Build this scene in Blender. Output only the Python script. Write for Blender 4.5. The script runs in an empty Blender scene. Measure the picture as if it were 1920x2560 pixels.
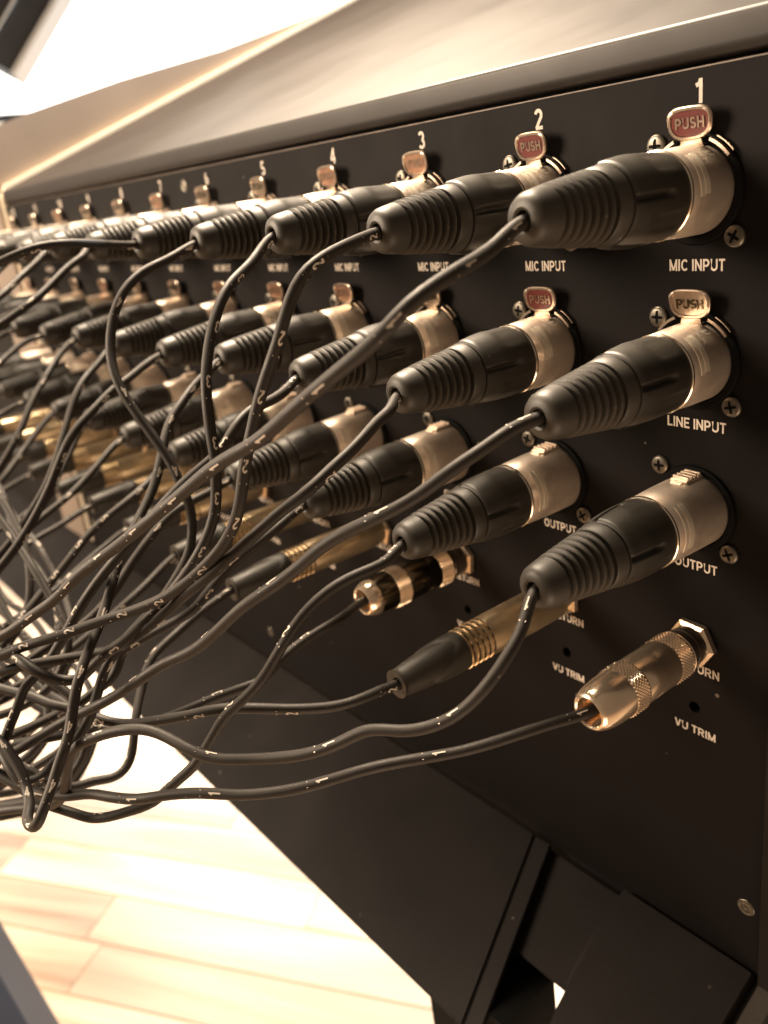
import bpy, bmesh, math, random
from mathutils import Vector, Matrix

scene = bpy.context.scene
COL = scene.collection
MM = 0.001
rnd = random.Random(7)


def V(x, y, z):
    return Vector((x, y, z)) * MM


# ------------------------------------------------------------------ camera
cam_data = bpy.data.cameras.new('camera')
cam = bpy.data.objects.new('camera', cam_data)
COL.objects.link(cam)
R = ((0.61455, 0.77898, -0.12458), (0.21037, -0.31403, -0.92581), (-0.76031, 0.54275, -0.35686))
right, down, fwd = Vector(R[0]), Vector(R[1]), Vector(R[2])
m = Matrix((right, -down, -fwd)).transposed().to_4x4()
m.translation = V(130.31, -197.97, 12.40)
cam.matrix_world = m
cam_data.sensor_fit = 'VERTICAL'
cam_data.sensor_height = 4.8
cam_data.lens = 4.8 * 2173.88 / 2560
cam_data.clip_start = 0.01
cam_data.clip_end = 60
cam_data.dof.use_dof = True
cam_data.dof.focus_distance = 0.225
cam_data.dof.aperture_fstop = 1.8
scene.camera = cam

# ------------------------------------------------------------------ world, lamps, exposure
world = bpy.data.worlds.new('World')
scene.world = world
world.use_nodes = True
bg = world.node_tree.nodes['Background']
bg.inputs['Color'].default_value = (1.0, 0.74, 0.52, 1)
bg.inputs['Strength'].default_value = 0.17
scene.view_settings.view_transform = 'Standard'
scene.view_settings.look = 'None'
scene.view_settings.exposure = 0
scene.view_settings.gamma = 1


def area_lamp(name, loc, target, size, watts, color, size_y=None):
    d = bpy.data.lights.new(name, 'AREA')
    d.shape = 'RECTANGLE'
    d.size = size
    d.size_y = size_y or size
    d.energy = watts
    d.color = color
    o = bpy.data.objects.new(name, d)
    COL.objects.link(o)
    o.location = V(*loc)
    o.rotation_euler = (V(*target) - V(*loc)).to_track_quat('-Z', 'Y').to_euler()
    return o


area_lamp('ceiling_lamp', (-480, 80, 640), (-180, -30, -20), 0.30, 36, (1.0, 0.80, 0.59))
area_lamp('room_lamp', (-1150, -1250, 520), (-150, 0, -60), 0.7, 62, (1.0, 0.78, 0.57))
area_lamp('window_light', (-2200, 700, 150), (-1600, 120, -750), 0.9, 30, (1.0, 0.96, 0.90))
area_lamp('rear_daylight', (-330, 1500, 540), (-480, 250, -750), 0.34, 160, (0.90, 0.95, 1.0))
area_lamp('floor_bounce_fill', (260, -260, -480), (0, -40, -120), 0.30, 1.3, (1.0, 0.74, 0.52))  # added fill from below, stands in for light bounced off the floor
area_lamp('wall_fill', (-1750, 1500, 2000), (-2600, 1700, 900), 0.5, 4, (1.0, 0.80, 0.58))  # added fill, brightens the wall that the hood reflects

# ------------------------------------------------------------------ materials


def mat(name, color, rough=0.5, metal=0.0, spec=0.5, var=0.0, var_scale=60, bump=0.0, bump_scale=900, rvar=0.0, emit=None, specks=0.0, speck_col=(0.30, 0.26, 0.21), speck_scale=160):
    m = bpy.data.materials.new(name)
    m.use_nodes = True
    nt = m.node_tree
    b = nt.nodes['Principled BSDF']
    b.inputs['Base Color'].default_value = (*color, 1)
    b.inputs['Roughness'].default_value = rough
    b.inputs['Metallic'].default_value = metal
    b.inputs['Specular IOR Level'].default_value = spec
    tc = nt.nodes.new('ShaderNodeTexCoord')
    if var or rvar:
        n = nt.nodes.new('ShaderNodeTexNoise')
        n.inputs['Scale'].default_value = var_scale
        n.inputs['Detail'].default_value = 6
        n.inputs['Roughness'].default_value = 0.65
        nt.links.new(tc.outputs['Object'], n.inputs['Vector'])
        if var:
            r = nt.nodes.new('ShaderNodeMapRange')
            r.inputs['From Min'].default_value = 0.3
            r.inputs['From Max'].default_value = 0.7
            r.inputs['To Min'].default_value = 1 - var
            r.inputs['To Max'].default_value = 1 + var
            nt.links.new(n.outputs['Fac'], r.inputs['Value'])
            mx = nt.nodes.new('ShaderNodeMix')
            mx.data_type = 'RGBA'
            mx.blend_type = 'MULTIPLY'
            mx.inputs['Factor'].default_value = 1
            mx.inputs['A'].default_value = (*color, 1)
            nt.links.new(r.outputs['Result'], mx.inputs['B'])
            nt.links.new(mx.outputs['Result'], b.inputs['Base Color'])
        if rvar:
            r = nt.nodes.new('ShaderNodeMapRange')
            r.inputs['From Min'].default_value = 0.3
            r.inputs['From Max'].default_value = 0.7
            r.inputs['To Min'].default_value = max(0.03, rough - rvar)
            r.inputs['To Max'].default_value = rough + rvar
            nt.links.new(n.outputs['Fac'], r.inputs['Value'])
            nt.links.new(r.outputs['Result'], b.inputs['Roughness'])
    if specks:
        vo = nt.nodes.new('ShaderNodeTexVoronoi')
        vo.inputs['Scale'].default_value = speck_scale
        nt.links.new(tc.outputs['Object'], vo.inputs['Vector'])
        sz = nt.nodes.new('ShaderNodeSeparateColor')
        nt.links.new(vo.outputs['Color'], sz.inputs['Color'])
        pw = nt.nodes.new('ShaderNodeMath')
        pw.operation = 'POWER'
        pw.inputs[1].default_value = 3
        nt.links.new(sz.outputs['Red'], pw.inputs[0])
        th = nt.nodes.new('ShaderNodeMath')
        th.operation = 'MULTIPLY'
        th.inputs[1].default_value = specks
        nt.links.new(pw.outputs[0], th.inputs[0])
        lt = nt.nodes.new('ShaderNodeMath')
        lt.operation = 'LESS_THAN'
        nt.links.new(vo.outputs['Distance'], lt.inputs[0])
        nt.links.new(th.outputs[0], lt.inputs[1])
        src = b.inputs['Base Color'].links[0].from_socket if b.inputs['Base Color'].is_linked else None
        m3 = nt.nodes.new('ShaderNodeMix')
        m3.data_type = 'RGBA'
        m3.inputs['A'].default_value = (*color, 1)
        m3.inputs['B'].default_value = (*speck_col, 1)
        if src:
            nt.links.new(src, m3.inputs['A'])
        mf = nt.nodes.new('ShaderNodeMath')
        mf.operation = 'MULTIPLY'
        nt.links.new(lt.outputs[0], mf.inputs[0])
        nt.links.new(sz.outputs['Green'], mf.inputs[1])
        nt.links.new(mf.outputs[0], m3.inputs['Factor'])
        nt.links.new(m3.outputs['Result'], b.inputs['Base Color'])
    if bump:
        n2 = nt.nodes.new('ShaderNodeTexNoise')
        n2.inputs['Scale'].default_value = bump_scale
        n2.inputs['Detail'].default_value = 3
        nt.links.new(tc.outputs['Object'], n2.inputs['Vector'])
        bp = nt.nodes.new('ShaderNodeBump')
        bp.inputs['Strength'].default_value = bump
        bp.inputs['Distance'].default_value = 0.0003
        nt.links.new(n2.outputs['Fac'], bp.inputs['Height'])
        nt.links.new(bp.outputs['Normal'], b.inputs['Normal'])
    if emit:
        b.inputs['Emission Color'].default_value = (*emit[0], 1)
        b.inputs['Emission Strength'].default_value = emit[1]
    return m


M = dict(
    paint=mat('panel_paint', (0.0056, 0.0046, 0.0045), 0.62, spec=0.10, var=0.12, var_scale=40, bump=0.07, bump_scale=4000, rvar=0.05, specks=0.09, speck_col=(0.12, 0.10, 0.085), speck_scale=130),
    hood=mat('hood_paint', (0.015, 0.0115, 0.010), 0.47, spec=0.30, var=0.1, var_scale=12, bump=0.04, bump_scale=2500, rvar=0.07),
    rail=mat('rail_paint', (0.0085, 0.0066, 0.0058), 0.62, spec=0.14, var=0.3, var_scale=30, bump=0.3, bump_scale=1200, specks=0.12, speck_col=(0.10, 0.085, 0.07), speck_scale=140),
    edge=mat('lit_edge', (0.16, 0.12, 0.09), 0.5, var=0.5, var_scale=120),
    black=mat('black_and_recess_shade', (0.004, 0.004, 0.004), 0.75, spec=0.08),  # black parts, plus shade painted as colour in screw slots and rail opening
    letter=mat('white_print', (0.62, 0.55, 0.47), 0.6, var=0.12, var_scale=900),
    nickel=mat('satin_nickel', (0.78, 0.67, 0.56), 0.38, 0.75, var=0.10, var_scale=250, bump=0.12, bump_scale=3500, rvar=0.05),
    band=mat('pale_nickel', (0.95, 0.86, 0.72), 0.36, 0.5, var=0.06, var_scale=400),
    bright=mat('bright_nickel', (0.86, 0.76, 0.62), 0.18, 1.0),
    plastic=mat('grip_plastic', (0.024, 0.021, 0.016), 0.46, var=0.15, var_scale=120, bump=0.06, bump_scale=2500, rvar=0.05),
    rubber=mat('boot_rubber', (0.028, 0.024, 0.0175), 0.50, var=0.16, var_scale=150, bump=0.1, bump_scale=2500, rvar=0.06, specks=0.12, speck_col=(0.14, 0.12, 0.09), speck_scale=380),
    cord=mat('cord_rubber', (0.021, 0.0165, 0.0125), 0.60, spec=0.4, var=0.2, var_scale=160, bump=0.12, bump_scale=900, rvar=0.08, specks=0.16, speck_col=(0.16, 0.14, 0.11), speck_scale=420),
    red=mat('red_fill', (0.10, 0.014, 0.011), 0.38, var=0.2, var_scale=500),
    copper=mat('copper_fill', (0.42, 0.24, 0.16), 0.34, 0.8, var=0.25, var_scale=500),  # copper coloured field of some push tabs
    push=mat('push_nickel', (0.46, 0.37, 0.29), 0.30, 1.0, var=0.12, var_scale=500),
    screw=mat('dark_screw', (0.16, 0.145, 0.12), 0.40, 0.9, var=0.3, var_scale=600),
    gold=mat('warm_brass', (0.50, 0.40, 0.26), 0.36, 0.85, var=0.10, var_scale=200, rvar=0.06),
    gold_ring=mat('gold_ring', (0.86, 0.68, 0.44), 0.18, 1.0),
    jack=mat('polished_nickel', (0.88, 0.71, 0.53), 0.20, 0.86, var=0.06, var_scale=150, rvar=0.05),
    jack_dark=mat('smoked_nickel', (0.13, 0.105, 0.07), 0.22, 1.0, var=0.08, var_scale=200),
    gloss=mat('gloss_black', (0.05, 0.038, 0.030), 0.22),
    cheek=mat('cheek_paint', (0.24, 0.19, 0.15), 0.35, var=0.1, var_scale=10, bump=0.1, bump_scale=900),
    wall=mat('pale_wall', (0.5, 0.44, 0.37), 0.9),
    window=mat('window_glow', (0.9, 0.9, 0.9), 0.8, emit=((1.0, 0.96, 0.90), 2.8)),
    trim=mat('pale_trim', (0.85, 0.76, 0.60), 0.35),
    leg=mat('grey_leg_paint', (0.048, 0.066, 0.11), 0.40, var=0.08, var_scale=30),
    case=mat('case_black', (0.009, 0.008, 0.008), 0.45, var=0.3, var_scale=20),
    case_edge=mat('case_edge', (0.6, 0.55, 0.48), 0.35, 0.7),
    joint=mat('floor_joint', (0.34, 0.22, 0.13), 0.7),
)


def wood_mat():
    m = bpy.data.materials.new('oak_laminate')
    m.use_nodes = True
    nt = m.node_tree
    b = nt.nodes['Principled BSDF']
    b.inputs['Roughness'].default_value = 0.42
    tc = nt.nodes.new('ShaderNodeTexCoord')
    oi = nt.nodes.new('ShaderNodeObjectInfo')
    mp = nt.nodes.new('ShaderNodeMapping')
    mp.inputs['Scale'].default_value = (2.2, 22, 1)
    nt.links.new(tc.outputs['Object'], mp.inputs['Vector'])
    add = nt.nodes.new('ShaderNodeVectorMath')
    add.operation = 'MULTIPLY_ADD'
    add.inputs[1].default_value = (1, 1, 1)
    nt.links.new(mp.outputs['Vector'], add.inputs[0])
    cmb = nt.nodes.new('ShaderNodeCombineXYZ')
    ml = nt.nodes.new('ShaderNodeMath')
    ml.operation = 'MULTIPLY'
    ml.inputs[1].default_value = 50
    nt.links.new(oi.outputs['Random'], ml.inputs[0])
    nt.links.new(ml.outputs[0], cmb.inputs[0])
    nt.links.new(ml.outputs[0], cmb.inputs[1])
    nt.links.new(cmb.outputs[0], add.inputs[2])
    n = nt.nodes.new('ShaderNodeTexNoise')
    n.inputs['Scale'].default_value = 1.0
    n.inputs['Detail'].default_value = 8
    n.inputs['Distortion'].default_value = 0.8
    nt.links.new(add.outputs[0], n.inputs['Vector'])
    cr = nt.nodes.new('ShaderNodeValToRGB')
    e = cr.color_ramp.elements
    e[0].position, e[0].color = 0.28, (0.27, 0.16, 0.09, 1)
    e[1].position, e[1].color = 0.72, (0.58, 0.45, 0.31, 1)
    x = cr.color_ramp.elements.new(0.48)
    x.color = (0.48, 0.335, 0.21, 1)
    nt.links.new(n.outputs['Fac'], cr.inputs['Fac'])
    hs = nt.nodes.new('ShaderNodeHueSaturation')
    mr = nt.nodes.new('ShaderNodeMapRange')
    mr.inputs['To Min'].default_value = 0.6
    mr.inputs['To Max'].default_value = 1.15
    nt.links.new(oi.outputs['Random'], mr.inputs['Value'])
    nt.links.new(mr.outputs['Result'], hs.inputs['Value'])
    nt.links.new(cr.outputs['Color'], hs.inputs['Color'])
    nt.links.new(hs.outputs['Color'], b.inputs['Base Color'])
    return m


M['wood'] = wood_mat()

# ------------------------------------------------------------------ object helpers


def empty(name, loc, label, cat, group=None):
    o = bpy.data.objects.new(name, None)
    o.empty_display_size = 0.01
    COL.objects.link(o)
    o.location = V(*loc)
    o['label'] = label
    o['category'] = cat
    if group:
        o['group'] = group
    return o


def put(name, mesh, parent=None, loc=(0, 0, 0), rot=(0, 0, 0)):
    o = bpy.data.objects.new(name, mesh)
    COL.objects.link(o)
    o.location = V(*loc)
    o.rotation_euler = rot
    if parent:
        o.parent = parent
    return o


def finish(bm, name, mats, angle=35, smooth=True):
    me = bpy.data.meshes.new(name)
    bmesh.ops.recalc_face_normals(bm, faces=bm.faces)
    bm.to_mesh(me)
    bm.free()
    for k in (mats if isinstance(mats, (list, tuple)) else [mats]):
        me.materials.append(M[k])
    if smooth:
        me.polygons.foreach_set('use_smooth', [True] * len(me.polygons))
        me.set_sharp_from_angle(angle=math.radians(angle))
    return me


def lathe_into(bm, prof, seg=48, rfun=None, mi=0, th0=0.0, th1=2 * math.pi):
    """revolve (depth, radius) pairs, mm, about the -Y axis"""
    full = abs(th1 - th0 - 2 * math.pi) < 1e-6
    n = seg if full else seg + 1
    rings = []
    for d, r in prof:
        ring = []
        for i in range(n):
            a = th0 + (th1 - th0) * i / seg
            rr = r + (rfun(d, a) if rfun else 0)
            ring.append(bm.verts.new(V(rr * math.cos(a), -d, rr * math.sin(a))))
        rings.append(ring)
    for a, b in zip(rings, rings[1:]):
        for i in range(seg):
            j = (i + 1) % n
            f = bm.faces.new((a[i], a[j], b[j], b[i]))
            f.material_index = mi
    return rings


def lathe(name, prof, mats, seg=48, rfun=None, angle=35):
    bm = bmesh.new()
    lathe_into(bm, prof, seg, rfun)
    return finish(bm, name, mats, angle)


def arc_band(bm, r0, r1, d0, d1, a0, a1, seg=14, mi=0):
    """a closed curved bar between two radii, depths and angles (degrees)"""
    a0, a1 = math.radians(a0), math.radians(a1)
    rows = []
    for i in range(seg + 1):
        a = a0 + (a1 - a0) * i / seg
        c, s = math.cos(a), math.sin(a)
        rows.append([bm.verts.new(V(r * c, -d, r * s)) for r, d in ((r0, d0), (r1, d0), (r1, d1), (r0, d1))])
    for p, q in zip(rows, rows[1:]):
        for k in range(4):
            f = bm.faces.new((p[k], p[(k + 1) % 4], q[(k + 1) % 4], q[k]))
            f.material_index = mi
    for p in (rows[0], rows[-1]):
        f = bm.faces.new(p)
        f.material_index = mi


def box_into(bm, lo, hi, mi=0, bevel=0.0):
    vs = [bm.verts.new(V(x, y, z)) for x in (lo[0], hi[0]) for y in (lo[1], hi[1]) for z in (lo[2], hi[2])]
    fs = [bm.faces.new([vs[i] for i in q]) for q in
          ((0, 1, 3, 2), (4, 6, 7, 5), (0, 4, 5, 1), (2, 3, 7, 6), (0, 2, 6, 4), (1, 5, 7, 3))]
    for f in fs:
        f.material_index = mi
    if bevel:
        es = list({e for f in fs for e in f.edges})
        bmesh.ops.bevel(bm, geom=es, offset=bevel * MM, segments=2, affect='EDGES')


def prism_into(bm, outline, y0, y1, mi=0, cap0=True, cap1=True):
    """outline in (x, z) mm, extruded from depth y0 to y1"""
    a = [bm.verts.new(V(x, y0, z)) for x, z in outline]
    b = [bm.verts.new(V(x, y1, z)) for x, z in outline]
    n = len(outline)
    for i in range(n):
        j = (i + 1) % n
        f = bm.faces.new((a[i], a[j], b[j], b[i]))
        f.material_index = mi
    for c, ok in ((a, cap0), (b, cap1)):
        if ok:
            f = bm.faces.new(c)
            f.material_index = mi


def extrude_x(name, prof, x0, x1, mats, angle=30, steps=1):
    """closed profile in (y, z) mm swept along x"""
    bm = bmesh.new()
    rows = []
    for i in range(steps + 1):
        x = x0 + (x1 - x0) * i / steps
        rows.append([bm.verts.new(V(x, y, z)) for y, z in prof])
    n = len(prof)
    for p, q in zip(rows, rows[1:]):
        for k in range(n):
            bm.faces.new((p[k], p[(k + 1) % n], q[(k + 1) % n], q[k]))
    bm.faces.new(rows[0])
    bm.faces.new(rows[-1])
    return finish(bm, name, mats, angle)


def _arc(cx, cy, rx, ry, a0, a1, n=8):
    return [(cx + rx * math.cos(math.radians(a0 + (a1 - a0) * i / n)), cy + ry * math.sin(math.radians(a0 + (a1 - a0) * i / n)))
            for i in range(n + 1)]


# bold grotesque capitals and figures: centre lines of the strokes in a box one unit tall
_w = 0.085
_GLYPH = {
    'M': (0.84, [[(_w, 0), (_w, 1)], [(_w, 0.93), (0.42, 0.05)], [(0.42, 0.05), (0.84 - _w, 0.93)], [(0.84 - _w, 1), (0.84 - _w, 0)]]),
    'I': (0.18, [[(0.09, 0), (0.09, 1)]]),
    'C': (0.74, [_arc(0.40, 0.5, 0.31, 0.415, 42, 318, 14)]),
    'N': (0.72, [[(_w, 0), (_w, 1)], [(_w, 0.93), (0.72 - _w, 0.07)], [(0.72 - _w, 0), (0.72 - _w, 1)]]),
    'P': (0.66, [[(_w, 0), (_w, 1)], [(_w, 0.915), (0.36, 0.915)] + _arc(0.36, 0.675, 0.215, 0.24, 90, -90) + [(_w, 0.435)]]),
    'U': (0.72, [[(_w, 1), (_w, 0.34)] + _arc(0.36, 0.36, 0.275, 0.275, 180, 360) + [(0.72 - _w, 1)]]),
    'T': (0.62, [[(0, 0.915), (0.62, 0.915)], [(0.31, 0.9), (0.31, 0)]]),
    'L': (0.56, [[(_w, 1), (_w, 0)], [(_w, 0.085), (0.56, 0.085)]]),
    'E': (0.60, [[(_w, 0), (_w, 1)], [(_w, 0.915), (0.58, 0.915)], [(_w, 0.51), (0.54, 0.51)], [(_w, 0.085), (0.6, 0.085)]]),
    'O': (0.80, [_arc(0.40, 0.5, 0.31, 0.415, 0, 360, 20)]),
    'R': (0.70, [[(_w, 0), (_w, 1)], [(_w, 0.915), (0.38, 0.915)] + _arc(0.38, 0.69, 0.215, 0.225, 90, -90) + [(_w, 0.465)], [(0.40, 0.46), (0.62, 0)]]),
    'V': (0.68, [[(0.06, 1), (0.34, 0.05)], [(0.34, 0.05), (0.62, 1)]]),
    'S': (0.66, [_arc(0.33, 0.705, 0.225, 0.21, 25, 270, 12) + _arc(0.33, 0.29, 0.245, 0.205, 90, -160, 12)]),
    'H': (0.72, [[(_w, 0), (_w, 1)], [(_w, 0.5), (0.72 - _w, 0.5)], [(0.72 - _w, 0), (0.72 - _w, 1)]]),
    '0': (0.56, [_arc(0.28, 0.5, 0.20, 0.415, 0, 360, 18)]),
    '1': (0.40, [[(0.26, 0), (0.26, 1)], [(0.02, 0.73), (0.20, 0.80), (0.26, 0.97)]]),
    '2': (0.56, [_arc(0.28, 0.70, 0.20, 0.215, 165, -35, 10) + [(0.10, 0.085)], [(0.06, 0.085), (0.54, 0.085)]]),
    '3': (0.56, [_arc(0.27, 0.705, 0.19, 0.21, 155, -80, 10), _arc(0.27, 0.295, 0.21, 0.21, 80, -155, 10)]),
    '4': (0.58, [[(0.42, 0), (0.42, 1)], [(0.42, 0.94), (0.06, 0.30)], [(0.02, 0.285), (0.58, 0.285)]]),
    '5': (0.56, [[(0.50, 0.915), (0.16, 0.915), (0.10, 0.48)], _arc(0.27, 0.31, 0.21, 0.225, 130, -150, 12)]),
    '6': (0.56, [_arc(0.28, 0.30, 0.20, 0.215, 0, 360, 16), _arc(0.38, 0.36, 0.30, 0.555, 180, 105, 8)]),
    '7': (0.54, [[(0.02, 0.915), (0.52, 0.915)], [(0.48, 0.90), (0.20, 0)]]),
    '8': (0.56, [_arc(0.28, 0.715, 0.175, 0.20, 0, 360, 16), _arc(0.28, 0.285, 0.20, 0.20, 0, 360, 16)]),
    '9': (0.56, [_arc(0.28, 0.70, 0.20, 0.215, 0, 360, 16), _arc(0.18, 0.64, 0.30, 0.555, 0, -75, 8)]),
    ' ': (0.20, []),
}
_text_cache = {}


def text_geo(s):
    """vertices (unit height, centred) and faces of a word; each stroke is a mitred ribbon"""
    if s in _text_cache:
        return _text_cache[s]
    vs, fs = [], []
    x0 = 0.0
    hw = 0.088
    for ch in s:
        wd, strokes = _GLYPH[ch]
        for st in strokes:
            n = len(st)
            base = len(vs)
            closed = n > 3 and math.dist(st[0], st[-1]) < 1e-6
            for i, p in enumerate(st):
                if closed:
                    a, c = st[(i - 1) % (n - 1)], st[(i + 1) % (n - 1)]
                else:
                    a, c = st[max(i - 1, 0)], st[min(i + 1, n - 1)]
                d1 = Vector((p[0] - a[0], p[1] - a[1]))
                d2 = Vector((c[0] - p[0], c[1] - p[1]))
                d1 = d1.normalized() if d1.length > 1e-9 else d2.normalized()
                d2 = d2.normalized() if d2.length > 1e-9 else d1
                t = (d1 + d2).normalized()
                nn = Vector((-t.y, t.x)) * hw / max(0.5, t.dot(d1))
                vs.append((x0 + p[0] + nn.x, p[1] + nn.y))
                vs.append((x0 + p[0] - nn.x, p[1] - nn.y))
            for i in range(n - 1):
                k = base + 2 * i
                fs.append((k, k + 1, k + 3, k + 2))
        x0 += wd + 0.12
    w = x0 - 0.12
    vs = [(x - w / 2, y - 0.5) for x, y in vs]
    _text_cache[s] = (vs, fs, w)
    return _text_cache[s]


def text_into(bm, s, w, h, depth=0.07, cx=0, cz=0, mi=0, bold=0.0):
    vs, fs, asp = text_geo(s)
    k = w / (asp * h) if w else 1.0
    vv = [bm.verts.new(V(cx + x * h * k, -depth - 0.0006 * i, cz + y * h)) for i, (x, y) in enumerate(vs)]
    for f in fs:
        try:
            g = bm.faces.new([vv[i] for i in f])
            g.material_index = mi
        except ValueError:
            pass


def text_mesh(name, s, w, h, mats='letter', depth=0.07):
    bm = bmesh.new()
    text_into(bm, s, w, h, depth)
    return finish(bm, name, mats, smooth=False)


# ------------------------------------------------------------------ the mixing desk
PITCH = 50.0
ROWS = dict(mic=0.0, line=-41.9, out=-83.2, ret=-125.3)
NCOL = 12
desk = empty('mixing_desk', (0, 0, 0),
             'black mixing desk whose back panel carries twelve numbered channels of sockets', 'mixing desk')


def panel_mesh():
    cu = bpy.data.curves.new('panel', 'CURVE')
    cu.dimensions = '2D'
    cu.fill_mode = 'BOTH'
    cu.extrude = 0.75 * MM
    cu.resolution_u = 1

    def poly(pts):
        sp = cu.splines.new('POLY')
        sp.points.add(len(pts) - 1)
        for p, (x, z) in zip(sp.points, pts):
            p.co = (x * MM, z * MM, 0, 1)
        sp.use_cyclic_u = True
    poly([(-565, -240), (24.5, -240), (24.5, 26.6), (-565, 26.6)])
    for k in range(NCOL):
        poly([(-PITCH * k + 1.9 * math.cos(a), -148.3 + 1.9 * math.sin(a)) for a in
              [2 * math.pi * i / 20 for i in range(20)]])
    o = bpy.data.objects.new('panel', cu)
    COL.objects.link(o)
    dg = bpy.context.evaluated_depsgraph_get()
    dg.update()
    me = bpy.data.meshes.new_from_object(o.evaluated_get(dg))
    bpy.data.objects.remove(o)
    me.transform(Matrix.Translation((0, 0.75 * MM, 0)) @ Matrix.Rotation(math.pi / 2, 4, 'X'))
    me.materials.clear()
    me.materials.append(M['paint'])
    return me


put('back_panel', panel_mesh(), desk)
# top edge of the sheet, the light it catches put into a paler colour
bm = bmesh.new()
box_into(bm, (-565, -0.15, 26.65), (24.5, 1.3, 26.95))
put('panel_edge', finish(bm, 'panel_edge', 'edge', smooth=False), desk)


def hood_profile():
    p = [(7, 28.0), (1.2, 28.0), (0.2, 29.0), (0.0, 31.0)]
    # rolled front edge, then the sloping top
    sl = math.atan(0.362)
    r = 1.6
    cy, cz = 0.0 + r, 35.6
    a0, a1 = math.pi, math.pi / 2 + sl
    for i in range(9):
        a = a0 + (a1 - a0) * i / 8
        p.append((cy + r * math.cos(a), cz + r * math.sin(a)))
    y, z = p[-1]
    L = 520
    p.append((y + L * math.cos(sl), z + L * math.sin(sl)))
    p.append((y + L * math.cos(sl), -235))
    p.append((60, -235))
    p.append((60, 20))
    p.append((7, 20))
    return p


put('hood', extrude_x('hood', hood_profile(), -565, 24.5, 'hood', 50), desk)
# far end cheek, taller than the hood, and the near one flush with the panel end
prof = [(-4, 76), (30, 86.5), (110, 106), (200, 124), (330, 158), (560, 215), (560, -238), (-4, -238)]
put('end_cheek', extrude_x('end_cheek', prof, -625, -568.2, 'cheek', 20), desk)
prof = [(-3, 22), (-3, -240), (540, -240), (540, 215), (8, 22)]
put('end_cheek', extrude_x('end_cheek', prof, 24.9, 42, 'rail', 20), desk)
bm = bmesh.new()
box_into(bm, (-980, 1, -325), (-626, 30, -20), bevel=1.5)
put('side_panel', finish(bm, 'side_panel', 'rail', 30), desk)
# pale strip along far end of hood and panel, glint put into its colour
bm = bmesh.new()
sl = math.atan(0.362)
pts = [(-1.5, -238), (-1.5, 33), (3.5, 41.0), (3.5 + 520 * math.cos(sl), 41.0 + 520 * math.sin(sl))]
inner = [(3.0, -238), (3.0, 31), (6.0, 37.5), (6.0 + 520 * math.cos(sl), 37.5 + 520 * math.sin(sl))]
for i in range(3):
    q = [pts[i], pts[i + 1], inner[i + 1], inner[i]]
    a = [bm.verts.new(V(-568.1, y, z)) for y, z in q]
    b = [bm.verts.new(V(-563.5, y, z)) for y, z in q]
    for k in range(4):
        bm.faces.new((a[k], a[(k + 1) % 4], b[(k + 1) % 4], b[k]))
    bm.faces.new(a)
    bm.faces.new(b)
put('trim_strip', finish(bm, 'trim_strip', 'trim', smooth=False), desk)

# ---- lower rail: long slanting plate, recessed plate and end block
S5 = 0.5


def slant_plate(name, corners, thick, mats, drop=0.0, bevel=0.0):
    """plate on the slanting plane z = -238 - drop + 0.5*y ; corners in (x, y)"""
    bm = bmesh.new()
    n = Vector((0, -S5, 1)).normalized() * thick
    top = [bm.verts.new(V(x, y, -238 - drop + S5 * y)) for x, y in corners]
    bot = [bm.verts.new(V(x - n.x, y - n.y, -238 - drop + S5 * y - n.z)) for x, y in corners]
    k = len(corners)
    bm.faces.new(top)
    bm.faces.new(bot)
    for i in range(k):
        bm.faces.new((top[i], top[(i + 1) % k], bot[(i + 1) % k], bot[i]))
    if bevel:
        es = [e for e in bm.edges if all(v in top for v in e.verts)]
        bmesh.ops.bevel(bm, geom=es, offset=bevel * MM, segments=5, affect='EDGES')
    return finish(bm, name, mats, 30)


put('lower_rail', slant_plate('lower_rail', [(-980, -2), (-70.5, -2), (-49.3, -66.2), (-980, -66.2)], 2.5, 'rail', bevel=0.8), desk)
put('end_flange', slant_plate('end_flange', [(-70.4, -2), (-62.5, -2), (-42, -66), (-49.2, -66)], 2.0, 'rail', drop=0.7, bevel=0.4), desk)
put('recessed_plate', slant_plate('recessed_plate', [(-74, -1), (-28, -1), (-27.5, -35.5), (-60, -35.5)], 2.0, 'rail', drop=4.6, bevel=0.5), desk)
put('end_block', slant_plate('end_block',
    [(-28, 0.5), (24.7, 0.5), (24.7, -80), (-18, -80), (-24.2, -44), (-28.2, -33), (-30.2, -10)], 22, 'rail', drop=-1.0, bevel=2.6), desk)
bm = bmesh.new()
box_into(bm, (-80, -57, -330), (-38, -30, -268))  # black box fills the opening, its inner darkness put into the colour
put('opening_shade_box', finish(bm, 'opening_shade_box', 'black', smooth=False), desk)
bm = bmesh.new()
box_into(bm, (-560, 2, -320), (24, 40, -241))
put('base_beam', finish(bm, 'base_beam', 'black', smooth=False), desk)

# ---- lettering
num_mesh = [text_mesh('channel_number', str(k + 1), None, 5.3) for k in range(NCOL)]
words = dict(
    mic=(text_mesh('mic_lettering', 'MIC INPUT', 15.6, 2.9), -17.7),
    line=(text_mesh('line_lettering', 'LINE INPUT', 17.6, 2.9), -59.0),
    out=(text_mesh('output_lettering', 'OUTPUT', 13.6, 2.9), -100.6),
    ret=(text_mesh('return_lettering', 'RETURN', 14.0, 2.9), -134.3),
    vu=(text_mesh('trim_lettering', 'VU TRIM', 14.0, 2.8), -156.3),
)
for k in range(NCOL):
    x = -PITCH * k
    put('channel_number', num_mesh[k], desk, (x + 0.9, 0, 21.8))
    for key in ('mic', 'line', 'out', 'ret', 'vu'):
        me, z = words[key]
        put('socket_lettering' if key != 'vu' else 'trim_lettering', me, desk, (x + (1.2 if key == 'ret' else 0.3), 0, z))

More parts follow.
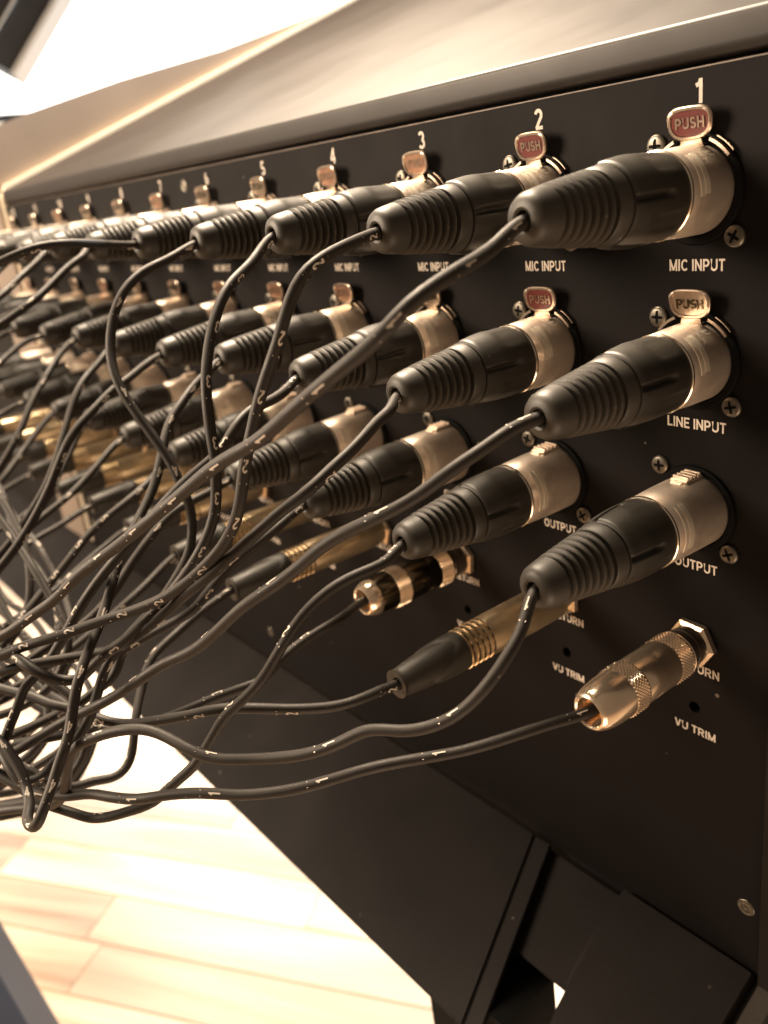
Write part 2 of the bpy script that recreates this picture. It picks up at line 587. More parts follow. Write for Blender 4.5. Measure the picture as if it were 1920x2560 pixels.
# ---- sockets
bm = bmesh.new()
lathe_into(bm, [(0.05, 12.9), (0.7, 12.8), (1.0, 12.4), (1.0, 10.9), (-1.0, 10.7), (-1.0, 0.01)], 48)
collar_f = finish(bm, 'xlr_socket', 'black')
bm = bmesh.new()
lathe_into(bm, [(0.05, 12.6), (0.9, 12.4), (1.2, 11.9), (1.2, 10.9), (-1.0, 10.7), (-1.0, 0.01)], 48)
collar_m = finish(bm, 'xlr_socket', 'black')


def screw_mesh():
    bm = bmesh.new()
    R_ = 2.75
    prof = [(0.02, R_), (0.6, R_), (0.95, R_ * 0.9), (1.12, R_ * 0.72), (1.2, R_ * 0.4), (1.22, 0.01)]
    lathe_into(bm, prof, 28)
    for ang in (25, 115):
        a = math.radians(ang)
        c, s = math.cos(a), math.sin(a)
        for sg in (1,):
            pts = [(-1.7, -0.33), (1.7, -0.33), (1.7, 0.33), (-1.7, 0.33)]
            vs = [bm.verts.new(V(x * c - z * s, -(1.24 if abs(x) < 1 else 1.17) - 0.02, x * s + z * c)) for x, z in
                  [(-1.7, -0.3), (-0.9, -0.42), (0.9, -0.42), (1.7, -0.3), (1.7, 0.3), (0.9, 0.42), (-0.9, 0.42), (-1.7, 0.3)]]
            for q in ((0, 1, 6, 7), (1, 2, 5, 6), (2, 3, 4, 5)):
                f = bm.faces.new([vs[i] for i in q])
                f.material_index = 1  # flat cross, shade of the drive recess put into its colour
    return finish(bm, 'screw', ['screw', 'black'], 40)


SCREW = screw_mesh()


def tab_mesh(fill):
    """PUSH tab: lipped rounded plate, painted or bare field, raised letters, neck"""
    bm = bmesh.new()

    def outline(sx, sz, n=36):
        pts = []
        for i in range(n):
            a = 2 * math.pi * i / n
            c, s = math.cos(a), math.sin(a)
            e = 0.62
            x = sx * math.copysign(abs(c) ** e, c)
            z = sz * math.copysign(abs(s) ** e, s)
            x *= 1.0 + 0.07 * (z / sz) - 0.10 * max(0, -z / sz) ** 2
            pts.append((x, z))
        return pts
    o0, o1, o2 = outline(5.9, 3.75), outline(5.6, 3.5), outline(5.0, 2.95)
    n = len(o0)
    ring = []
    for o, y in ((o0, 0.55), (o0, -0.1), (o1, -0.35), (o2, -0.35), (outline(4.85, 2.8), -0.02)):
        ring.append([bm.verts.new(V(x, y, z)) for x, z in o])
    for k, (a, b) in enumerate(zip(ring, ring[1:])):
        for i in range(n):
            bm.faces.new((a[i], a[(i + 1) % n], b[(i + 1) % n], b[i]))
    f = bm.faces.new(ring[-1])
    f.material_index = 1
    bm.faces.new(ring[0])
    text_into(bm, 'PUSH', 7.6, 2.5, 0.22, 0.1, 0.1, 2)
    # neck and foot
    prism_into(bm, [(-2.6, -3.3), (2.6, -3.3), (3.0, -5.0), (-3.0, -5.0)], -0.05, 0.5)
    prism_into(bm, [(-3.0, -5.0), (3.0, -5.0), (3.2, -5.6), (-3.2, -5.6)], 0.1, 4.2)
    return finish(bm, 'push_tab', ['push', fill, 'jack_dark' if fill == 'push' else 'push'], 40)


TAB = dict(red=tab_mesh('red'), bare=tab_mesh('push'), copper=tab_mesh('copper'))
bm = bmesh.new()
arc_band(bm, 11.9, 12.6, 1.2, 2.4, 36, 66)
arc_band(bm, 13.1, 13.4, 0.6, 1.2, 38, 62)
arc_band(bm, 11.9, 12.6, 1.2, 2.4, 112, 140)
LATCH = finish(bm, 'latch_bar', 'push', 40)

FILL = {('mic', 1): 'red', ('mic', 2): 'red', ('mic', 3): 'copper', ('mic', 4): 'copper', ('line', 1): 'bare',
        ('line', 2): 'red', ('line', 3): 'bare', ('line', 4): 'copper', ('line', 5): 'copper', ('line', 6): 'copper'}
TABLABEL = {'red': 'red filled push tab', 'bare': 'bare silver push tab', 'copper': 'copper coloured push tab'}
for k in range(NCOL):
    x = -PITCH * k
    for row in ('mic', 'line', 'out'):
        z = ROWS[row]
        s = put('xlr_socket', collar_m if row == 'out' else collar_f, desk, (x, 0, z))
        for sx, sz in ((-10.75, 11.0), (10.75, -11.0)):
            put('screw', SCREW, s, (sx, 0, sz), (0, rnd.uniform(0, 6.28), 0))
        if row != 'out':
            kind = FILL.get((row, k + 1), 'bare' if (k * 7 + len(row)) % 3 else 'copper')
            t = put('push_tab', TAB[kind], s, (0.5, -3.4, 15.1), (math.radians(8), 0, math.radians(rnd.uniform(-3, 3))))
            t['label'] = TABLABEL[kind]
            put('latch_bar', LATCH, s)

# jack sockets with their hexagon nuts
bm = bmesh.new()
lathe_into(bm, [(0.02, 6.4), (0.5, 6.4), (0.5, 4.2), (3.6, 4.2), (3.6, 3.3), (-1, 3.3)], 32)
JACKSOCK = finish(bm, 'jack_socket', 'gloss')
bm = bmesh.new()
hexo = [(7.7 * math.cos(math.pi / 3 * i + 0.3), 7.7 * math.sin(math.pi / 3 * i + 0.3)) for i in range(6)]
hexi = [(6.5 * math.cos(math.pi / 3 * i + 0.3), 6.5 * math.sin(math.pi / 3 * i + 0.3)) for i in range(6)]
a = [bm.verts.new(V(x, -0.5, z)) for x, z in hexo]
b = [bm.verts.new(V(x, -2.2, z)) for x, z in hexo]
c = [bm.verts.new(V(x, -2.8, z)) for x, z in hexi]
d = [bm.verts.new(V(x * 0.68, -2.8, z * 0.68)) for x, z in hexi]
for p, q in ((a, b), (b, c), (c, d)):
    for i in range(6):
        bm.faces.new((p[i], p[(i + 1) % 6], q[(i + 1) % 6], q[i]))
NUT = finish(bm, 'hex_nut', 'jack', 10)
bm = bmesh.new()
lathe_into(bm, [(-0.2, 1.85), (-5, 1.85), (-5, 0.01)], 20)
HOLE = finish(bm, 'trim_hole', 'black')
bm = bmesh.new()
lathe_into(bm, [(-3.6, 1.3), (-3.2, 1.1), (-3.2, 0.01)], 16)
TRIMMER = finish(bm, 'trimmer', 'gold')
for k in range(NCOL):
    x = -PITCH * k
    s = put('jack_socket', JACKSOCK, desk, (x, 0, ROWS['ret']))
    put('hex_nut', NUT, s, rot=(0, rnd.uniform(0, 1), 0))
    h = put('trim_hole', HOLE, desk, (x, 0.3, -148.3))
    put('trimmer', TRIMMER, h, (0.5 if k > 2 else 0, 0, 0))

# countersunk corner and middle screws of the panel
bm = bmesh.new()
lathe_into(bm, [(0.02, 2.9), (0.15, 2.75), (0.15, 2.3), (0.04, 2.1), (0.25, 1.2), (0.25, 0.7), (0.05, 0.01)], 28)
COUNTER = finish(bm, 'panel_screw', 'screw', 40)
for x, z in ((18.5, -214.5), (-273, 20.3), (-273.5, -220.5), (-556, 20.3), (-556, -220)):
    put('panel_screw', COUNTER, desk, (x, 0, z))

# ------------------------------------------------------------------ plugs


def grip_r(d0, d1):
    def sst(x, lo, hi):
        x = max(0.0, min(1.0, (x - lo) / (hi - lo)))
        return x * x * (3 - 2 * x)

    def f(d, a):
        t = (d - d0) / (d1 - d0)
        if not 0.02 < t < 0.985:
            return 0.0
        deg = math.degrees(a) % 180.0
        # two raised wings that grow towards the collar, each edge a narrow slot
        wing = sst(deg, 11, 15) * (1 - sst(deg, 102, 106))
        grow = sst(t, 0.30, 0.62)
        e = 0.32 * wing * grow
        for edge in (9.0, 108.0):
            dd = (deg - edge + 90) % 180 - 90
            e -= 1.1 * math.exp(-(dd / 4.4) ** 4) * sst(t, 0.26, 0.44)
        # long oval finger recess between the wings and a shallow one on each wing
        dd = (deg - 152 + 90) % 180 - 90
        e -= 0.55 * math.exp(-((dd / 13.0) ** 6)) * math.exp(-(((t - 0.36) / 0.28) ** 6))
        dd = (deg - 58 + 90) % 180 - 90
        e -= 0.22 * math.exp(-((dd / 18.0) ** 6)) * math.exp(-(((t - 0.30) / 0.22) ** 6))
        return e
    return f


def boot_profile(d0):
    """collar, six ribs, domed cap with the cord hole, total 27.5 mm"""
    p = [(d0, 7.6), (d0 + 0.25, 8.55), (d0 + 0.5, 8.75), (d0 + 3.6, 8.35), (d0 + 4.0, 8.0)]
    n = 6
    x = d0 + 4.0
    step = 2.31
    for i in range(n):
        ro = 8.15 - 0.29 * i
        ri = ro - 1.9
        p += [(x + 0.05, ri), (x + 1.2, ri), (x + 1.25, ro - 0.35), (x + 1.5, ro), (x + 1.95, ro - 0.04), (x + 2.22, ro - 0.4)]
        x += step
    r = 6.3
    p += [(x + 0.1, r - 1.3), (x + 1.1, r - 1.3), (x + 1.15, r - 0.2), (x + 1.4, r), (x + 3.9, r - 0.4), (x + 5.6, r - 0.75),
          (x + 6.8, r - 1.4), (x + 7.5, r - 2.5), (x + 7.7, r - 3.6), (x + 7.4, 2.1), (x + 5.0, 1.9), (x + 5.0, 0.01)]
    return p


def make_xlr(shell_len, female):
    parts = {}
    L = shell_len
    parts['shell'] = lathe('metal_shell', [(-1.0, 10.3), (0.6, 10.45), (L * 0.55, 10.3), (L - 0.8, 9.95), (L - 0.6, 9.8)], 'nickel', 64)
    parts['ring'] = lathe('trim_ring', [(L - 0.7, 9.6), (L - 0.6, 10.12), (L - 0.1, 10.15), (L + 0.15, 9.9), (L + 0.15, 9.2)], 'bright', 64)
    bm = bmesh.new()
    base = L - 3.2
    hi, lo = (58, -2) if not female else (52, -22)
    arc_band(bm, 9.7, 10.28, base - 1.4, base, lo, hi, 20)
    arc_band(bm, 9.7, 10.34, base - 3.4, base - 1.7, lo + 3, hi + 2, 20)
    parts['band'] = finish(bm, 'label_band', 'band', 40)
    if female:
        bm = bmesh.new()
        box_into(bm, (-2.6, -8.4, 9.4), (2.6, 0.2, 11.0), bevel=0.25)
        for i in range(4):
            box_into(bm, (-2.4, -7.6 + i * 1.7, 10.9), (2.4, -6.8 + i * 1.7, 11.7), bevel=0.15)
        box_into(bm, (-1.8, -9.8, 9.2), (1.8, -8.4, 10.6), bevel=0.25)
        parts['latch'] = finish(bm, 'latch_tab', 'nickel', 40)
    else:
        # stamped oval emblem with a small cross below it on top of the shell
        bm = bmesh.new()
        ring = []
        R0 = 10.36
        for i in range(24):
            a = 2 * math.pi * i / 24
            row = []
            for k in (1.0, 0.82):
                th = math.radians(68) + 0.34 * k * math.cos(a)
                dd = 4.2 + 2.4 * k * math.sin(a)
                row.append(bm.verts.new(V(R0 * math.cos(th), -dd, R0 * math.sin(th)) * 1.006))
            ring.append(row)
        for i in range(24):
            p, q = ring[i], ring[(i + 1) % 24]
            bm.faces.new((p[0], q[0], q[1], p[1]))
        for (t0, e0, t1, e1) in ((58, 3.0, 58, 5.4), (58, 3.0, 74, 5.4), (74, 3.0, 74, 5.4), (48, 7.2, 38, 8.4), (48, 8.4, 38, 7.2),
                                 (60, 7.2, 50, 8.4), (60, 8.4, 50, 7.2)):
            vs = []
            for (t, e) in ((t0 - 2, e0), (t0 + 2, e0), (t1 + 2, e1), (t1 - 2, e1)):
                th = math.radians(t)
                vs.append(bm.verts.new(V(R0 * math.cos(th), -e, R0 * math.sin(th)) * 1.006))
            bm.faces.new(vs)
        parts['emblem'] = finish(bm, 'emblem', 'band', smooth=False)
    d0, d1 = L + 0.2, L + (17.2 if female else 18.4)
    prof = [(d0 - 0.1, 9.0), (d0, 9.75)]
    for i in range(1, 26):
        t = i / 26
        prof.append((d0 + (d1 - d0) * t, 9.85 + 0.25 * math.sin(math.pi * t) - 0.85 * t ** 2.2))
    prof += [(d1 - 0.1, 8.9), (d1, 8.5), (d1 + 0.1, 7.4)]
    parts['grip'] = lathe('grip', prof, 'plastic', 180, grip_r(d0, d1), 42)
    parts['boot'] = lathe('strain_relief', boot_profile(d1 + 0.1), 'rubber', 56, None, 34)
    parts['tip'] = d1 + 0.1 + 4 + 6 * 2.31 + 7.3
    return parts


XLR_M = make_xlr(16.2, False)
XLR_F = make_xlr(22.0, True)


def knurl_mesh(name, d0, d1, r, mats):
    """diamond knurl: a real lattice of small pyramids"""
    bm = bmesh.new()
    nt_, nd = 84, 10
    rows = []
    for j in range(nd + 1):
        d = d0 + (d1 - d0) * j / nd
        row = []
        for i in range(nt_):
            a = 2 * math.pi * i / nt_
            rr = r + (0.22 if (i + j) % 2 == 0 else -0.18)
            if j in (0, nd):
                rr = r - 0.25
            row.append(bm.verts.new(V(rr * math.cos(a), -d, rr * math.sin(a))))
        rows.append(row)
    for p, q in zip(rows, rows[1:]):
        for i in range(nt_):
            j = (i + 1) % nt_
            bm.faces.new((p[i], p[j], q[j], q[i]))
    bmesh.ops.triangulate(bm, faces=bm.faces)
    return finish(bm, name, mats, smooth=False)


def make_jack(metal, cap):
    parts = {}
    parts['sleeve'] = lathe('plug_neck', [(2.6, 3.4), (2.6, 5.9), (5.4, 6.0), (5.5, 6.25), (6.0, 6.3), (6.1, 6.0), (8.6, 6.1), (9.2, 6.7), (9.6, 6.7)], 'gloss', 48)
    parts['barrel'] = lathe('barrel', [(9.2, 6.2), (9.4, 6.9), (9.6, 6.75), (15.6, 6.75), (16.1, 6.95), (30.0, 6.95), (30.4, 6.8), (36.0, 6.8)], metal, 64)
    parts['k1'] = knurl_mesh('knurled_band', 9.9, 15.9, 7.05, cap)
    parts['k2'] = knurl_mesh('knurled_band', 30.2, 36.2, 7.25, cap)
    parts['cap'] = lathe('end_cap', [(36.0, 6.6), (36.3, 7.0), (41.0, 6.9), (44.5, 6.45), (46.8, 5.75), (47.8, 5.0), (48.0, 4.4), (47.6, 4.05), (38.0, 3.9), (38.0, 0.01)],
                         cap, 64)
    return parts


JACK_A = make_jack('jack', 'jack')
JACK_B = make_jack('jack_dark', 'jack')
# for the smoked plug only the end lip is bright
JACK_B['cap'] = lathe('end_cap', [(36.0, 6.6), (36.3, 6.8), (42.0, 6.6), (43.2, 6.3)], 'jack_dark', 64)
JACK_B['lip'] = lathe('end_lip', [(43.2, 6.0), (43.3, 6.5), (45.0, 6.45), (46.6, 5.9), (47.8, 5.1), (48.0, 4.5), (47.6, 4.2), (38, 4.0), (38, 0.01)], 'jack', 64)


def slim_boot_r(d, a):
    edge = 57.0 + 5.5 * math.cos(2 * a + 0.9)
    t = max(0.0, min(1.0, (edge - d) / 0.9))
    return 0.0 if d > 72.5 or d < 48.6 else -0.38 * (1 - t)


def make_slim(metal):
    parts = {}
    parts['barrel'] = lathe('barrel', [(2.4, 3.4), (2.6, 6.0), (5.0, 6.2), (5.3, 6.55), (36.8, 6.55), (37.4, 6.2), (48.2, 6.1), (48.2, 5.0)], metal, 56)
    bm = bmesh.new()
    for i in range(5):
        d = 38.2 + 2.15 * i
        lathe_into(bm, [(d, 6.0), (d + 0.15, 6.55), (d + 0.75, 6.55), (d + 0.9, 6.0)], 56)
    parts['rings'] = finish(bm, 'ring_set', 'gold_ring', 40)
    prof = [(48.2, 5.6), (48.3, 6.3)] + [(48.6 + i * 0.75, 6.35 - 0.0018 * (i ** 2)) for i in range(1, 32)] + \
           [(72.4, 4.75), (72.9, 4.5), (73.0, 4.1), (72.6, 2.0), (68, 1.85), (68, 0.01)]
    parts['boot'] = lathe('strain_relief', prof, 'rubber', 72, slim_boot_r, 50)
    bm = bmesh.new()
    for r0, r1 in ((1.55, 1.9),):
        ring = []
        for i in range(24):
            a = 2 * math.pi * i / 24
            row = []
            for k in (r0, r1):
                th = math.radians(60) + k * math.cos(a) / 6.6
                row.append(bm.verts.new(V(6.62 * math.cos(th), -(18 + k * math.sin(a)), 6.62 * math.sin(th))))
            ring.append(row)
        for i in range(24):
            p, q = ring[i], ring[(i + 1) % 24]
            bm.faces.new((p[0], q[0], q[1], p[1]))
    for (t0, e0, t1, e1) in ((54, 17.2, 54, 18.8), (54, 17.2, 66, 18.8), (66, 17.2, 66, 18.8)):
        vs = []
        for (t, e) in ((t0 - 1.6, e0), (t0 + 1.6, e0), (t1 + 1.6, e1), (t1 - 1.6, e1)):
            th = math.radians(t)
            vs.append(bm.verts.new(V(6.62 * math.cos(th), -e, 6.62 * math.sin(th))))
        bm.faces.new(vs)
    parts['emblem'] = finish(bm, 'emblem', 'gold_ring', smooth=False)
    return parts


SLIM = make_slim('gold')

# ------------------------------------------------------------------ cords
CABLES = {
    ('mic', 1): [(1.6, -71.8, -3.5), (5.6, -88.2, -6.1), (5.1, -96.7, -9.4), (1.5, -101.8, -15.3), (-6.0, -107.1, -21.3), (-15.5, -111.6, -27.7), (-27.7, -115.6, -35.6), (-38.2, -118.9, -40.6), (-53.4, -124.3, -50.3), (-67.5, -130.2, -59.9), (-81.3, -135.0, -68.6), (-92.3, -140.2, -75.5), (-102.9, -146.1, -84.4), (-111.9, -151.5, -90.1), (-118.8, -157.0, -95.2), (-125.5, -161.4, -98.7), (-138.5, -169.4, -105.7)],
    ('mic', 2): [(-47.3, -68.8, -1.1), (-44.3, -80.6, -3.2), (-44.7, -87.2, -6.7), (-45.1, -92.0, -13.2), (-46.7, -95.2, -20.2), (-48.6, -98.1, -26.2), (-50.1, -101.2, -33.2), (-51.1, -104.2, -41.5), (-52.2, -106.5, -48.0), (-53.0, -109.3, -56.2), (-56.4, -111.6, -63.7), (-62.7, -114.4, -71.5), (-70.2, -119.0, -79.1), (-78.1, -122.6, -84.6), (-88.1, -128.8, -89.5), (-97.5, -136.8, -93.0), (-106.8, -145.3, -97.3), (-112.8, -151.3, -99.2), (-121.6, -158.1, -102.0), (-129.2, -163.6, -105.4), (-138.5, -171.8, -109.4)],
    ('mic', 3): [(-96.2, -69.8, -5.0), (-89.8, -82.3, -9.7), (-86.4, -90.1, -17.5), (-83.9, -95.1, -25.0), (-80.6, -99.2, -32.4), (-79.0, -100.7, -38.3), (-76.7, -102.6, -46.0), (-75.0, -103.6, -51.1), (-75.0, -105.0, -59.0), (-75.4, -106.9, -66.5), (-77.5, -111.2, -74.3), (-82.3, -115.8, -82.3), (-85.8, -121.3, -88.7), (-89.7, -127.3, -95.1), (-94.0, -133.1, -100.3), (-98.7, -138.3, -103.9), (-102.4, -142.5, -108.0), (-103.8, -145.9, -110.2), (-106.1, -149.3, -110.4), (-107.5, -153.2, -107.6), (-110.5, -155.4, -104.7), (-115.1, -156.8, -102.7), (-122.6, -157.3, -104.2), (-135.5, -160.3, -109.3), (-150.6, -166.4, -114.5)],
    ('mic', 4): [(-149.4, -69.3, -3.1), (-146.9, -82.7, -6.3), (-145.1, -91.0, -11.7), (-142.8, -97.0, -19.9), (-139.1, -101.4, -29.0), (-134.1, -103.3, -36.9), (-129.2, -102.1, -45.5), (-124.0, -100.1, -53.6), (-118.8, -98.1, -61.6), (-115.3, -97.9, -68.7), (-114.8, -97.0, -74.0), (-112.7, -98.3, -80.4), (-109.6, -102.3, -87.6), (-108.0, -106.6, -91.9), (-106.1, -115.7, -98.7), (-107.7, -125.5, -104.5), (-108.8, -134.6, -110.4), (-109.0, -138.9, -116.4), (-108.3, -143.6, -125.1), (-109.1, -149.4, -132.3), (-110.0, -156.5, -135.5), (-109.2, -160.4, -137.5), (-109.6, -165.2, -138.5), (-111.6, -167.5, -137.6), (-116.4, -168.5, -134.5), (-123.0, -168.6, -131.9), (-133.5, -170.6, -129.3)],
    ('mic', 5): [(-197.3, -65.6, 0.9), (-192.4, -76.2, 2.5), (-189.2, -88.8, 4.5), (-189.7, -98.4, 4.9), (-191.8, -106.0, 3.5), (-195.2, -111.8, 1.8), (-202.4, -119.9, -0.7), (-212.6, -128.3, -5.7)],
    ('mic', 6): [(-242.1, -66.4, -3.0), (-239.3, -73.3, -5.3), (-235.4, -84.5, -10.9), (-232.3, -94.4, -16.0), (-233.5, -102.6, -20.1), (-233.7, -108.0, -22.5), (-235.6, -119.2, -27.0), (-229.3, -133.6, -48.3), (-209.5, -137.1, -73.3), (-186.9, -134.2, -94.7), (-168.1, -132.6, -109.9), (-155.3, -133.4, -121.7), (-151.4, -142.4, -132.4), (-155.2, -155.5, -138.6), (-162.9, -167.9, -141.2)],
    ('mic', 7): [(-290.6, -70.2, -3.3), (-283.5, -82.4, -9.0), (-279.7, -88.7, -12.7), (-276.0, -94.4, -15.2), (-275.1, -109.1, -25.6), (-264.4, -127.4, -48.2), (-244.7, -129.4, -70.6), (-224.1, -127.3, -88.9), (-206.2, -128.1, -105.9), (-196.1, -135.4, -121.7), (-194.2, -147.8, -133.5), (-196.8, -158.9, -139.3)],
    ('mic', 8): [(-337.7, -72.2, -4.1), (-331.4, -87.3, -12.7), (-323.9, -103.3, -24.8)],
    ('mic', 9): [(-406.0, -87.0, -8.0), (-425.0, -122.0, -23.9), (-460.0, -162.0, -68.5), (-500.0, -202.0, -130.0)],
    ('mic', 10): [(-456.0, -87.0, -8.0), (-475.0, -122.0, -33.4), (-510.0, -162.0, -65.9), (-550.0, -202.0, -130.0)],
    ('mic', 11): [(-506.0, -87.0, -8.0), (-525.0, -122.0, -37.9), (-560.0, -162.0, -76.6), (-600.0, -202.0, -130.0)],
    ('mic', 12): [(-556.0, -87.0, -8.0), (-575.0, -122.0, -30.9), (-610.0, -162.0, -84.9), (-650.0, -202.0, -130.0)],
    ('line', 1): [(-0.5, -67.1, -42.3), (-2.0, -74.3, -44.4), (-6.2, -82.4, -47.8), (-10.5, -87.8, -52.4), (-15.3, -93.4, -56.3), (-21.9, -97.7, -60.1), (-28.6, -102.6, -64.5), (-34.1, -106.4, -69.6), (-39.8, -110.3, -74.7), (-48.7, -116.1, -81.4), (-55.9, -119.3, -87.7), (-66.1, -124.2, -95.9), (-77.3, -129.3, -102.2), (-85.6, -134.2, -108.7), (-94.1, -139.1, -114.9), (-101.2, -144.8, -119.7), (-107.7, -149.1, -123.6), (-112.9, -155.4, -127.6), (-118.9, -163.0, -132.2), (-125.2, -170.4, -135.5), (-131.7, -177.6, -138.1)],
    ('line', 2): [(-44.4, -66.7, -43.4), (-43.1, -73.1, -44.8), (-41.7, -81.1, -48.6), (-42.5, -88.5, -52.6), (-43.1, -95.7, -56.6), (-47.4, -100.5, -60.3), (-54.3, -106.8, -66.5), (-60.2, -111.3, -72.0), (-66.1, -116.2, -78.0), (-71.4, -119.2, -82.5), (-83.1, -123.2, -91.7), (-92.2, -129.1, -98.2), (-99.8, -135.7, -103.3), (-107.1, -140.6, -106.3), (-113.3, -146.6, -107.8), (-121.3, -154.5, -108.5), (-127.9, -161.2, -110.2), (-136.5, -168.1, -113.6)],
    ('line', 3): [(-94.9, -67.3, -43.3), (-91.9, -74.9, -44.4), (-90.9, -81.5, -45.3), (-89.4, -88.7, -48.3), (-88.6, -94.1, -52.7), (-90.3, -98.9, -56.3), (-92.2, -103.6, -59.4), (-96.5, -109.2, -64.4), (-101.2, -116.6, -71.2), (-108.6, -127.0, -82.6), (-114.5, -134.3, -92.1), (-120.2, -142.2, -103.2), (-124.1, -150.8, -113.6), (-126.2, -156.0, -116.9), (-126.4, -159.4, -121.9), (-126.6, -163.8, -128.0), (-126.7, -167.2, -133.0), (-126.8, -173.0, -141.6)],
    ('line', 4): [(-144.9, -66.3, -41.7), (-141.6, -74.3, -44.0), (-137.3, -82.8, -49.2), (-134.6, -89.1, -53.5), (-128.6, -97.0, -61.3), (-124.6, -103.1, -68.1), (-121.1, -108.7, -72.8), (-117.7, -114.4, -77.4), (-114.7, -120.9, -82.5), (-111.1, -126.5, -87.5), (-107.3, -131.7, -92.4), (-103.5, -136.9, -97.2), (-99.7, -141.7, -101.3), (-95.8, -146.5, -105.7), (-93.6, -150.6, -111.0), (-91.1, -154.9, -117.3), (-89.2, -158.2, -120.7), (-89.1, -160.5, -124.4), (-86.9, -164.1, -128.9), (-85.1, -167.8, -132.8), (-85.4, -170.5, -136.4), (-90.0, -171.5, -139.2), (-94.8, -171.0, -139.5), (-98.7, -168.4, -138.4), (-103.9, -167.2, -136.8), (-107.7, -167.1, -134.1), (-112.5, -167.8, -130.4), (-117.5, -168.7, -126.7), (-125.8, -171.0, -123.8)],
    ('line', 5): [(-194.2, -70.2, -43.6), (-189.2, -80.1, -46.8), (-187.5, -86.2, -48.5), (-184.6, -96.5, -53.5), (-183.3, -105.4, -58.5), (-182.3, -112.1, -65.3), (-180.7, -121.2, -77.0), (-179.8, -129.5, -85.9), (-179.4, -136.7, -92.1), (-179.3, -143.6, -97.2), (-177.9, -153.8, -104.4), (-166.1, -157.7, -113.0), (-155.7, -154.7, -119.3), (-144.2, -148.7, -123.7), (-132.6, -143.1, -128.6), (-125.1, -141.9, -137.2), (-123.8, -148.4, -149.9), (-129.4, -158.1, -158.2), (-137.1, -166.9, -160.9), (-146.9, -178.0, -162.5)],
    ('line', 6): [(-243.1, -70.7, -46.6), (-238.7, -77.3, -49.1), (-233.7, -84.5, -53.8), (-229.8, -91.1, -61.0), (-225.7, -97.0, -67.5), (-221.2, -104.8, -77.7), (-217.7, -112.9, -86.4), (-216.0, -124.3, -96.0), (-215.0, -135.8, -104.5), (-213.6, -144.6, -109.6), (-200.3, -147.5, -120.0), (-184.9, -148.3, -131.7), (-169.0, -144.3, -142.7), (-154.8, -138.5, -147.2), (-149.5, -143.9, -155.3), (-152.9, -155.9, -160.9), (-158.6, -166.4, -164.7), (-164.1, -174.4, -165.0)],
    ('line', 7): [(-290.3, -69.3, -44.6), (-283.7, -77.5, -48.8), (-278.5, -83.9, -52.9), (-275.2, -89.4, -57.0), (-271.5, -94.7, -61.7), (-267.5, -101.2, -68.9), (-264.2, -108.4, -75.7), (-261.7, -117.2, -83.3), (-259.9, -128.0, -92.3), (-242.5, -134.1, -105.1), (-225.1, -140.0, -123.0), (-203.0, -138.1, -139.2), (-186.7, -137.0, -149.8), (-176.6, -141.7, -161.5), (-175.3, -153.4, -171.0), (-178.5, -166.1, -177.9), (-183.1, -173.9, -180.0)],
    ('line', 8): [(-344.4, -70.6, -43.5), (-336.8, -80.1, -46.2), (-331.0, -88.9, -49.4), (-327.2, -102.9, -56.5), (-306.0, -114.2, -85.3), (-282.2, -115.1, -103.5), (-262.1, -118.2, -120.4), (-239.8, -117.1, -132.5), (-220.8, -120.6, -144.8), (-210.1, -132.7, -155.1), (-204.1, -148.3, -157.9), (-198.8, -161.2, -155.3)],
    ('line', 9): [(-393.9, -70.0, -43.5), (-389.7, -84.4, -46.4), (-362.6, -106.8, -76.5), (-334.3, -109.3, -101.4), (-306.9, -107.9, -118.5), (-280.7, -106.0, -132.2), (-256.8, -107.3, -148.7), (-236.8, -113.1, -160.8), (-223.4, -129.8, -175.6), (-214.0, -146.1, -181.3), (-208.4, -164.5, -181.9)],
    ('line', 10): [(-456.0, -87.0, -49.9), (-475.0, -122.0, -76.6), (-510.0, -162.0, -125.0), (-550.0, -202.0, -171.9)],
    ('line', 11): [(-506.0, -87.0, -49.9), (-525.0, -122.0, -66.9), (-560.0, -162.0, -124.7), (-600.0, -202.0, -171.9)],
    ('line', 12): [(-556.0, -87.0, -49.9), (-575.0, -122.0, -64.5), (-610.0, -162.0, -113.0), (-650.0, -202.0, -171.9)],
    ('out', 1): [(2.2, -71.6, -88.5), (2.3, -78.3, -93.4), (0.6, -84.8, -99.6), (-2.8, -89.5, -105.0), (-6.9, -93.7, -108.3), (-11.9, -98.2, -110.1), (-16.8, -101.5, -110.4), (-21.3, -104.5, -111.0), (-25.4, -108.3, -113.6), (-29.8, -112.6, -116.2), (-34.6, -116.7, -118.1), (-43.2, -122.8, -120.0), (-49.2, -127.6, -120.3), (-54.3, -131.0, -120.3), (-60.1, -134.5, -118.7), (-69.0, -138.3, -116.6), (-75.1, -142.6, -115.9), (-83.6, -148.8, -118.4), (-90.6, -153.8, -122.3), (-94.9, -156.1, -127.9), (-99.7, -157.7, -136.8), (-104.8, -159.1, -144.9), (-112.8, -162.9, -150.6), (-123.4, -169.0, -154.0), (-137.8, -178.0, -159.4)],
    ('out', 2): [(-48.9, -71.4, -85.8), (-49.6, -78.2, -86.4), (-51.6, -85.9, -88.0), (-54.5, -94.9, -92.8), (-56.4, -101.4, -98.7), (-59.2, -105.9, -105.3), (-61.8, -110.3, -111.8), (-65.6, -115.6, -117.3), (-68.7, -118.5, -120.9), (-71.1, -121.0, -125.0), (-73.8, -124.4, -130.2), (-76.4, -128.0, -135.9), (-79.5, -131.6, -140.3), (-82.8, -135.3, -144.4), (-86.0, -138.7, -148.3), (-91.4, -144.2, -150.9), (-97.0, -149.9, -153.2), (-101.4, -153.3, -154.5), (-103.9, -156.0, -153.4), (-109.6, -159.5, -152.2), (-112.8, -162.6, -149.9), (-118.3, -165.0, -147.6), (-124.1, -167.8, -145.0), (-131.3, -171.7, -141.3)],
